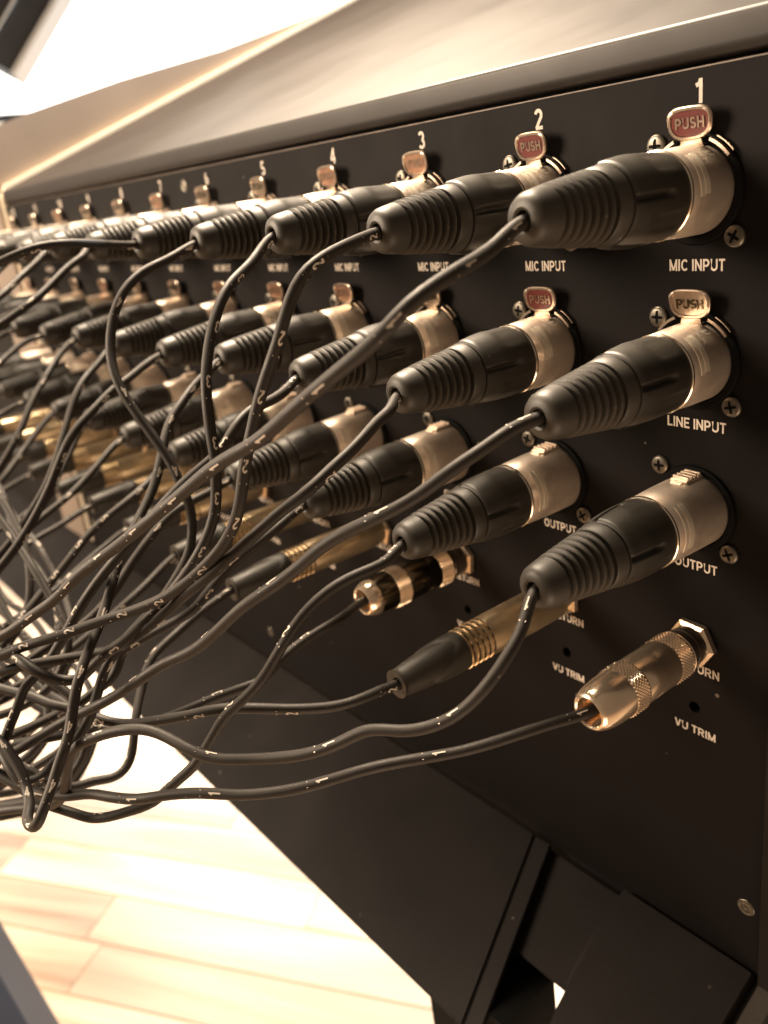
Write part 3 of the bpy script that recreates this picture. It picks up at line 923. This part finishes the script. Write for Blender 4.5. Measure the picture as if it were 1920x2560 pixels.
    ('out', 3): [(-98.2, -73.2, -84.4), (-97.6, -81.2, -86.7), (-98.6, -88.5, -90.0), (-99.8, -97.2, -95.0), (-100.1, -104.6, -100.1), (-101.6, -108.8, -103.3), (-106.6, -114.2, -106.5), (-113.2, -123.0, -111.5), (-117.7, -128.2, -115.3), (-117.5, -130.8, -119.7), (-118.2, -134.0, -123.0), (-120.6, -138.7, -125.1), (-121.9, -142.1, -127.4), (-125.5, -149.0, -130.2), (-129.9, -157.2, -133.4), (-137.2, -166.1, -137.0), (-143.1, -172.6, -139.9)],
    ('out', 4): [(-146.3, -73.9, -83.8), (-144.8, -83.1, -84.3), (-144.6, -91.8, -86.8), (-143.2, -100.6, -92.0), (-141.8, -110.4, -98.4), (-140.3, -120.1, -105.3), (-139.5, -129.8, -110.5), (-141.4, -142.7, -114.9), (-143.1, -155.2, -119.2), (-143.9, -166.1, -122.8)],
    ('out', 5): [(-196.2, -76.9, -88.6), (-192.4, -88.8, -92.4), (-190.7, -105.8, -99.3), (-188.2, -117.7, -106.1), (-185.9, -130.6, -113.8), (-182.5, -140.7, -119.5), (-179.3, -151.6, -126.1), (-177.6, -159.8, -131.0)],
    ('out', 6): [(-244.0, -82.9, -91.2), (-238.9, -98.5, -97.7), (-236.8, -114.1, -103.5), (-233.7, -128.3, -109.2), (-229.6, -139.7, -113.1), (-214.2, -145.9, -127.3), (-196.2, -143.9, -140.1), (-181.0, -141.1, -151.5), (-172.7, -148.9, -164.0), (-176.0, -161.6, -170.8), (-181.5, -170.6, -172.7)],
    ('out', 7): [(-292.3, -78.4, -93.5), (-280.7, -99.2, -110.7), (-272.2, -116.5, -121.3), (-266.3, -129.9, -126.3), (-255.8, -140.9, -134.6), (-240.1, -141.4, -149.3), (-222.9, -136.0, -160.9), (-205.9, -129.8, -168.0), (-191.2, -130.6, -180.9), (-189.0, -145.5, -191.5), (-190.2, -159.4, -190.5), (-191.8, -171.7, -186.2)],
    ('out', 8): [(-342.0, -73.5, -86.7), (-335.1, -86.7, -93.4), (-328.3, -95.2, -98.3), (-321.8, -104.3, -103.6), (-318.8, -116.0, -111.0), (-300.2, -129.4, -126.3), (-278.6, -129.4, -144.2), (-255.8, -123.8, -153.4), (-234.9, -123.7, -166.9), (-221.5, -133.6, -179.8), (-217.4, -150.0, -185.4), (-213.3, -164.0, -184.7)],
    ('out', 9): [(-394.7, -75.9, -84.5), (-390.1, -85.5, -86.6), (-386.5, -97.6, -90.1)],
    ('out', 10): [(-456.0, -91.0, -91.2), (-475.0, -126.0, -106.1), (-510.0, -166.0, -153.5), (-550.0, -206.0, -213.2)],
    ('out', 11): [(-506.0, -91.0, -91.2), (-525.0, -126.0, -114.9), (-560.0, -166.0, -148.4), (-600.0, -206.0, -213.2)],
    ('out', 12): [(-556.0, -91.0, -91.2), (-575.0, -126.0, -121.2), (-610.0, -166.0, -157.6), (-650.0, -206.0, -213.2)],
    ('ret', 1): [(-3.2, -57.1, -125.0), (-8.6, -68.8, -125.6), (-14.6, -79.8, -126.8), (-21.4, -89.8, -127.5), (-28.2, -100.0, -128.5), (-36.3, -109.5, -131.4), (-42.6, -115.9, -133.3), (-49.7, -122.9, -134.4), (-55.2, -127.4, -135.1), (-61.7, -132.8, -135.0), (-71.5, -140.1, -136.7), (-78.8, -144.8, -139.3), (-87.6, -150.4, -140.3), (-94.6, -153.6, -141.6), (-103.5, -160.2, -143.8), (-112.8, -165.4, -143.0), (-118.0, -168.0, -141.5), (-123.4, -170.7, -139.8), (-132.6, -174.4, -137.0)],
    ('ret', 2): [(-49.8, -79.3, -124.0), (-50.6, -87.9, -123.9), (-53.1, -93.4, -124.3), (-56.3, -99.1, -123.3), (-60.3, -104.1, -122.4), (-65.7, -110.8, -121.2), (-73.9, -118.6, -121.2), (-82.3, -124.9, -124.1), (-91.0, -131.2, -126.3), (-98.6, -135.8, -128.4), (-106.6, -140.2, -129.3), (-112.2, -143.6, -128.0), (-118.4, -147.4, -126.1), (-124.1, -151.1, -125.4), (-129.6, -154.0, -123.5), (-136.1, -158.5, -122.1), (-142.7, -162.9, -120.5)],
    ('ret', 3): [(-85.4, -70.3, -118.6), (-86.9, -82.0, -121.8), (-87.0, -91.1, -124.4), (-87.3, -97.2, -127.3), (-88.1, -102.1, -127.4), (-91.3, -111.0, -128.5), (-94.5, -120.4, -130.4), (-99.6, -128.8, -132.5), (-104.7, -136.9, -133.7), (-112.8, -143.8, -132.5), (-118.2, -151.6, -133.1), (-125.5, -159.4, -134.9), (-132.8, -167.4, -137.2), (-138.5, -173.8, -140.4)],
    ('ret', 4): [(-148.6, -79.0, -125.8), (-147.1, -88.8, -127.1), (-143.5, -100.7, -130.5), (-140.0, -113.0, -134.5), (-136.2, -118.5, -139.6), (-132.6, -123.2, -143.2), (-128.4, -127.2, -147.1), (-124.9, -131.6, -155.5), (-123.4, -135.5, -159.0), (-123.7, -140.0, -159.7), (-125.4, -145.3, -158.5), (-127.0, -151.1, -158.3), (-129.1, -156.0, -155.6), (-134.6, -160.4, -150.6), (-141.8, -167.3, -145.8), (-146.1, -171.0, -142.3)],
    ('ret', 5): [(-194.3, -85.0, -127.3), (-189.8, -94.7, -129.4), (-186.7, -113.2, -136.1), (-184.5, -131.9, -141.1), (-184.1, -148.9, -145.3), (-183.7, -155.7, -145.3), (-183.2, -162.5, -145.6)],
    ('ret', 6): [(-242.8, -85.9, -126.3), (-238.3, -100.3, -129.7), (-231.7, -120.5, -135.3), (-226.8, -142.3, -139.6), (-224.2, -150.8, -141.3), (-212.4, -151.4, -145.0), (-199.9, -149.7, -152.2), (-182.0, -141.5, -161.0), (-166.8, -137.9, -171.2), (-163.6, -145.2, -177.9), (-168.6, -158.2, -181.3), (-179.2, -174.0, -182.9)],
    ('ret', 7): [(-291.7, -87.3, -125.0), (-288.1, -111.0, -129.6), (-283.5, -124.8, -132.4), (-281.6, -134.1, -133.7), (-265.7, -144.7, -150.1), (-245.6, -141.0, -167.7), (-226.0, -134.0, -179.3), (-209.1, -132.7, -190.8), (-203.3, -145.9, -203.7), (-204.4, -160.9, -204.5), (-205.1, -172.6, -201.2)],
    ('ret', 8): [(-342.8, -82.1, -126.0), (-333.5, -100.8, -129.6), (-327.0, -114.8, -131.0), (-308.3, -132.5, -144.6), (-286.1, -129.3, -159.0), (-261.3, -122.5, -170.5), (-238.1, -114.8, -177.3), (-220.3, -115.6, -188.6), (-208.1, -127.9, -202.5), (-202.7, -145.9, -210.5), (-201.5, -160.8, -207.6), (-199.4, -174.1, -201.4)],
    ('ret', 9): [(-395.0, -82.1, -126.8), (-389.2, -97.7, -129.3)],
    ('ret', 10): [(-456.0, -98.0, -133.3), (-475.0, -133.0, -161.0), (-510.0, -173.0, -193.3), (-550.0, -213.0, -255.3)],
    ('ret', 11): [(-506.0, -98.0, -133.3), (-525.0, -133.0, -162.2), (-560.0, -173.0, -205.3), (-600.0, -213.0, -255.3)],
    ('ret', 12): [(-556.0, -98.0, -133.3), (-575.0, -133.0, -153.3), (-610.0, -173.0, -210.0), (-650.0, -213.0, -255.3)],
}



def catmull(pts, per=9):
    out = []
    P = [pts[0] * 2 - pts[1]] + pts + [pts[-1] * 2 - pts[-2]]
    for i in range(1, len(P) - 2):
        p0, p1, p2, p3 = P[i - 1], P[i], P[i + 1], P[i + 2]
        n = max(3, min(per, int((p2 - p1).length / 0.0028)))
        # centripetal-ish tangents keep unevenly spaced knots from overshooting
        l01, l12, l23 = max((p1 - p0).length, 1e-6), max((p2 - p1).length, 1e-6), max((p3 - p2).length, 1e-6)
        m1 = ((p1 - p0) / l01 * l12 + (p2 - p1)) * 0.5
        m2 = ((p2 - p1) + (p3 - p2) / l23 * l12) * 0.5
        for k in range(n):
            t = k / n
            t2, t3 = t * t, t * t * t
            out.append(p1 * (2 * t3 - 3 * t2 + 1) + m1 * (t3 - 2 * t2 + t) + p2 * (-2 * t3 + 3 * t2) + m2 * (t3 - t2))
    out.append(pts[-1])
    for _ in range(2):
        out = [out[0]] + [(out[i - 1] + out[i] * 2 + out[i + 1]) / 4 for i in range(1, len(out) - 1)] + [out[-1]]
    return out


def wiggle(path, rng):
    """small kinks of a cord that has been coiled before"""
    f = [(rng.uniform(0.35, 0.9), rng.uniform(0, 6.28), rng.uniform(0.08, 0.26)) for _ in range(9)]
    out = []
    for i, p in enumerate(path):
        e = min(1.0, i / 10.0)
        d = [sum(a * math.sin(w * i * 0.55 + ph) for w, ph, a in f[3 * k:3 * k + 3]) for k in range(3)]
        out.append(p + Vector(d) * MM * e)
    return out


def frames(path):
    fr = []
    up = Vector((0, 0, 1))
    for i, p in enumerate(path):
        t = (path[min(i + 1, len(path) - 1)] - path[max(i - 1, 0)]).normalized()
        u = up - t * up.dot(t)
        if u.length < 1e-4:
            u = Vector((1, 0, 0)) - t * t.x
        u.normalize()
        up = u
        fr.append((p, t, u, t.cross(u)))
    return fr


def cord_mesh(fr, radius, rng):
    bm = bmesh.new()
    seg = 12
    rings = []
    ph = rng.uniform(0, 6)
    for i, (p, t, u, w) in enumerate(fr):
        r = radius * MM * (1 + 0.02 * math.sin(i * 0.7 + ph) + rng.uniform(-0.012, 0.012))
        rings.append([bm.verts.new(p + (u * math.cos(2 * math.pi * k / seg) + w * math.sin(2 * math.pi * k / seg)) * r) for k in range(seg)])
    for a, b in zip(rings, rings[1:]):
        for k in range(seg):
            bm.faces.new((a[k], a[(k + 1) % seg], b[(k + 1) % seg], b[k]))
    bm.faces.new(rings[0])
    bm.faces.new(rings[-1])
    return finish(bm, 'cord', 'cord', 60)


def marking_mesh(fr, radius, digit, rng, dens):
    """the channel number printed again and again round the sleeve, wrapped to its surface"""
    bm = bmesh.new()
    acc = [0.0]
    for a, b in zip(fr, fr[1:]):
        acc.append(acc[-1] + (b[0] - a[0]).length)
    total = acc[-1]

    def at(s):
        s = max(0, min(total - 1e-6, s))
        i = 0
        lo, hi = 0, len(acc) - 1
        while hi - lo > 1:
            mid = (lo + hi) // 2
            if acc[mid] <= s:
                lo = mid
            else:
                hi = mid
        i = lo
        t = (s - acc[i]) / max(acc[i + 1] - acc[i], 1e-9)
        return [fr[i][k].lerp(fr[i + 1][k], t) for k in range(4)]
    eye = cam.location
    vs0, fs, asp = text_geo(digit)
    dash = ([(-0.5, -0.12), (0.5, -0.12), (0.5, 0.12), (-0.5, 0.12)], [(0, 1, 2, 3)], 1)
    s = 0.012
    drift = rng.uniform(-1.0, 1.0)
    rr = radius * MM * 1.05
    while s < total - 0.01:
        p, t, u, w = at(s)
        v = (eye - p).normalized()
        base = math.atan2(v.dot(w), v.dot(u))
        drift = max(-1.3, min(1.3, drift + rng.uniform(-0.35, 0.35)))
        base += drift
        for (vv0, ff, off, hh, ww) in ((vs0, fs, 0.0, 3.0, 1.0), (dash[0], dash[1], 4.3, 2.0, 0.9)):
            vv = []
            for x, y in vv0:
                # glyph upright lies along the sleeve, its width runs round it
                q, tt, uu, w2 = at(s + (off + y * hh * 1.15 if off == 0 else off + y * 1.6) * MM)
                ang = base + (x * min(hh, 2.4) * 0.95) * MM / rr
                vv.append(bm.verts.new(q + (uu * math.cos(ang) + w2 * math.sin(ang)) * rr))
            for f in ff:
                try:
                    bm.faces.new([vv[i] for i in f])
                except ValueError:
                    pass
        s += rng.uniform(0.85, 1.3) * dens
    return finish(bm, 'number_marking', 'letter', smooth=False)


ORD = ['', 'first', 'second', 'third', 'fourth', 'fifth', 'sixth', 'seventh', 'eighth', 'ninth', 'tenth', 'eleventh', 'twelfth']
TXT = dict(
    mic='black cable with silver plug in MIC INPUT %d, %s from right in top row',
    line='black cable with silver plug in LINE INPUT %d, %s from right in second row',
    out='black cable with latched silver plug in OUTPUT %d, %s from right in third row',
    ret='black cable with slim brass plug in RETURN jack %d, %s from right')
GROUP = dict(mic='cables in the microphone input row', line='cables in the line input row',
             out='cables in the output row', ret='cables in the return row')

for row in ('mic', 'line', 'out', 'ret'):
    for c in range(1, NCOL + 1):
        x, z = -PITCH * (c - 1), ROWS[row]
        rng = random.Random(hash((len(row), c)) & 0xffff)
        if row == 'ret' and c == 1:
            label = 'black cable with a polished nickel knurled jack plug in the RETURN socket of channel 1'
        elif row == 'ret' and c == 3:
            label = 'black cable with a smoked brass knurled jack plug with bright end lip in channel 3'
        elif row == 'ret':
            label = TXT[row] % (c, ORD[c])
        else:
            label = TXT[row] % (c, ORD[c])
        root = empty('audio_cable', (x, 0, z), label, 'cable', GROUP[row])
        k = 0.6 if c <= 3 else 1.6
        tilt = (math.radians(rng.uniform(-1.0, 0.8) * k), math.radians(rng.uniform(-4, 4)), math.radians(rng.uniform(-1.0, 1.0) * k))
        if row == 'ret' and c == 1:
            tilt = (math.radians(0.3), 0, 0)
        root.rotation_euler = tilt
        rotm = root.rotation_euler.to_matrix()
        if row in ('mic', 'line', 'out'):
            P = XLR_F if row == 'out' else XLR_M
            sh = put('metal_shell', P['shell'], root)
            put('trim_ring', P['ring'], sh)
            put('label_band', P['band'], sh)
            if row == 'out':
                put('latch_tab', P['latch'], sh)
            else:
                put('emblem', P['emblem'], sh)
            put('grip', P['grip'], root)
            put('strain_relief', P['boot'], root)
            tip = P['tip']
        elif c in (1, 3):
            P = JACK_A if c == 1 else JACK_B
            b = put('barrel', P['barrel'], root)
            put('knurled_band', P['k1'], b)
            put('knurled_band', P['k2'], b)
            put('plug_neck', P['sleeve'], root)
            put('end_cap', P['cap'], root)
            if 'lip' in P:
                put('end_lip', P['lip'], root)
            tip = 47.0
        else:
            b = put('barrel', SLIM['barrel'], root)
            put('ring_set', SLIM['rings'], b)
            put('emblem', SLIM['emblem'], b)
            put('strain_relief', SLIM['boot'], root)
            tip = 72.0
        # the cord leaves the plug tip and follows its own run, in local space of the thing
        back = 8 if not (row == 'ret' and c in (1, 3)) else 9
        start = [Vector((0, -(tip - back), 0)) * MM, Vector((0, -tip, -0.2)) * MM]
        start = [rotm @ p + root.location for p in start]
        pts = start + [V(*p) for p in CABLES[(row, c)]]
        inv = rotm.inverted()
        path = wiggle(catmull(pts), rng)
        fr = frames(path)
        rad = 1.52
        loc_fr = [(inv @ (p - root.location), inv @ t, inv @ u, inv @ w) for p, t, u, w in fr]
        cd = put('cord', cord_mesh(loc_fr, rad, rng), root)
        dens = 0.016 if (row, c) in (('mic', 2), ('line', 4), ('mic', 3), ('mic', 1), ('out', 5)) else 0.031
        mm_ = marking_mesh(fr, rad, str(c), rng, dens)
        mm_.transform((Matrix.Translation(root.location) @ rotm.to_4x4()).inverted())
        put('number_marking', mm_, cd)['kind'] = 'stuff'

# ------------------------------------------------------------------ surroundings
FZ = -750.0
bm = bmesh.new()
box_into(bm, (-4200, -2600, FZ - 12), (2200, 3400, FZ - 2))
floor = put('floor', finish(bm, 'floor', 'joint', smooth=False))
floor['kind'] = 'structure'
# laminate planks, each its own piece
PW, PL = 66.0, 430.0
ang = math.atan2(192.4, 290.1)
bm = bmesh.new()
box_into(bm, (-PL / 2 + 0.6, -PW / 2 + 0.6, -2), (PL / 2 - 0.6, PW / 2 - 0.6, 0), bevel=0.5)
PLANK = finish(bm, 'plank', 'wood', 30)
ca, sa = math.cos(ang), math.sin(ang)
for i in range(-22, 23):
    for j in range(-7, 8):
        u = j * PL + (i * 337 + (i * i * 91) % 170) % PL
        v = i * PW
        px, py = -760 + u * ca - v * sa, 20 + u * sa + v * ca
        if -2150 < px < 60 and -520 < py < 560:
            put('plank', PLANK, floor, (px, py, FZ), (0, 0, ang))

bm = bmesh.new()
box_into(bm, (-2700, -2600, FZ), (-2600, 3400, 2200))
w = put('wall', finish(bm, 'wall', 'wall', smooth=False))
w['label'] = 'pale plain wall blown out by daylight behind the mixing desk'
w['category'] = 'wall'
wn = empty('bright_window', (-2590, 900, 300), 'overexposed bright window glowing white beyond the desk hood', 'window')
bm = bmesh.new()
box_into(bm, (-6, -900, -500), (0, 1150, 310))
put('pane', finish(bm, 'pane', 'window', smooth=False), wn)
bm = bmesh.new()
for lo, hi in (((-9, -940, -540), (12, -900, 350)), ((-9, 1150, -540), (12, 1190, 350)), ((-9, -900, -540), (12, 1150, -500)), ((-9, -900, 310), (12, 1150, 350))):
    box_into(bm, lo, hi)
put('frame', finish(bm, 'frame', 'wall', smooth=False), wn)

# dark equipment case in the top left corner
ec = empty('equipment_case', (-1330, 255, 205), 'dark equipment case with a pale metal edge, blurred in the top left corner', 'case')


def sheared(bm, base, e1, e2, e3, mi=0):
    vs = []
    for a in (0, 1):
        for b in (0, 1):
            for c in (0, 1):
                vs.append(bm.verts.new((base + e1 * a + e2 * b + e3 * c) * MM))
    for q in ((0, 1, 3, 2), (4, 6, 7, 5), (0, 4, 5, 1), (2, 3, 7, 6), (0, 2, 6, 4), (1, 5, 7, 3)):
        f = bm.faces.new([vs[i] for i in q])
        f.material_index = mi


up = Vector((10, 95, 105)).normalized()
fw = (Vector(R[2]) - up * Vector(R[2]).dot(up)).normalized()
sd = up.cross(fw).normalized()
if sd.dot(right) > 0:
    sd = -sd
bm = bmesh.new()
sheared(bm, Vector((0, 20, 22)) + sd * -4, up * 320, sd * 230, fw * 30)
put('case_body', finish(bm, 'case_body', 'case', smooth=False), ec)
bm = bmesh.new()
sheared(bm, Vector((0, 20, 22)) - sd * 12 - fw * 3, up * 320, sd * 8, fw * 34)
sheared(bm, Vector((0, 20, 22)) - sd * -44 - fw * 3 , up * 320, sd * 3, fw * 2)
put('edge_trim', finish(bm, 'edge_trim', 'case_edge', smooth=False), ec)

pb = empty('pale_box', (-1500, 300, 150), 'pale box with a grey lid edge below the dark case at the left', 'box')
bm = bmesh.new()
box_into(bm, (-120, -80, -160), (60, 22, 20), bevel=4)
put('box_body', finish(bm, 'box_body', 'trim', 30), pb)
bm = bmesh.new()
box_into(bm, (-122, -82, 20.4), (62, 26, 32), bevel=2)
put('lid', finish(bm, 'lid', 'rail', 30), pb)

# leaning metal leg of a stand at the lower left
a, b = Vector((-470, -172, -404)), Vector((-330, -138, -650))
ax = (b - a).normalized()
lg = empty('stand_leg', tuple(b), 'blue grey square metal leg leaning at the bottom left corner', 'stand leg')
sdv = ax.cross(Vector(R[2])).normalized()
if sdv.dot(right) < 0:
    sdv = -sdv
nv = ax.cross(sdv).normalized()
bm = bmesh.new()
base = (a - ax * 200) - b
sheared(bm, base - sdv * 22, ax * 560, sdv * 22, nv * 30)
put('tube', finish(bm, 'tube', 'leg', smooth=False), lg)
bm = bmesh.new()
sheared(bm, base - sdv * 60, ax * 560, sdv * 37.5, nv * 24)
put('web', finish(bm, 'web', 'rail', smooth=False), lg)
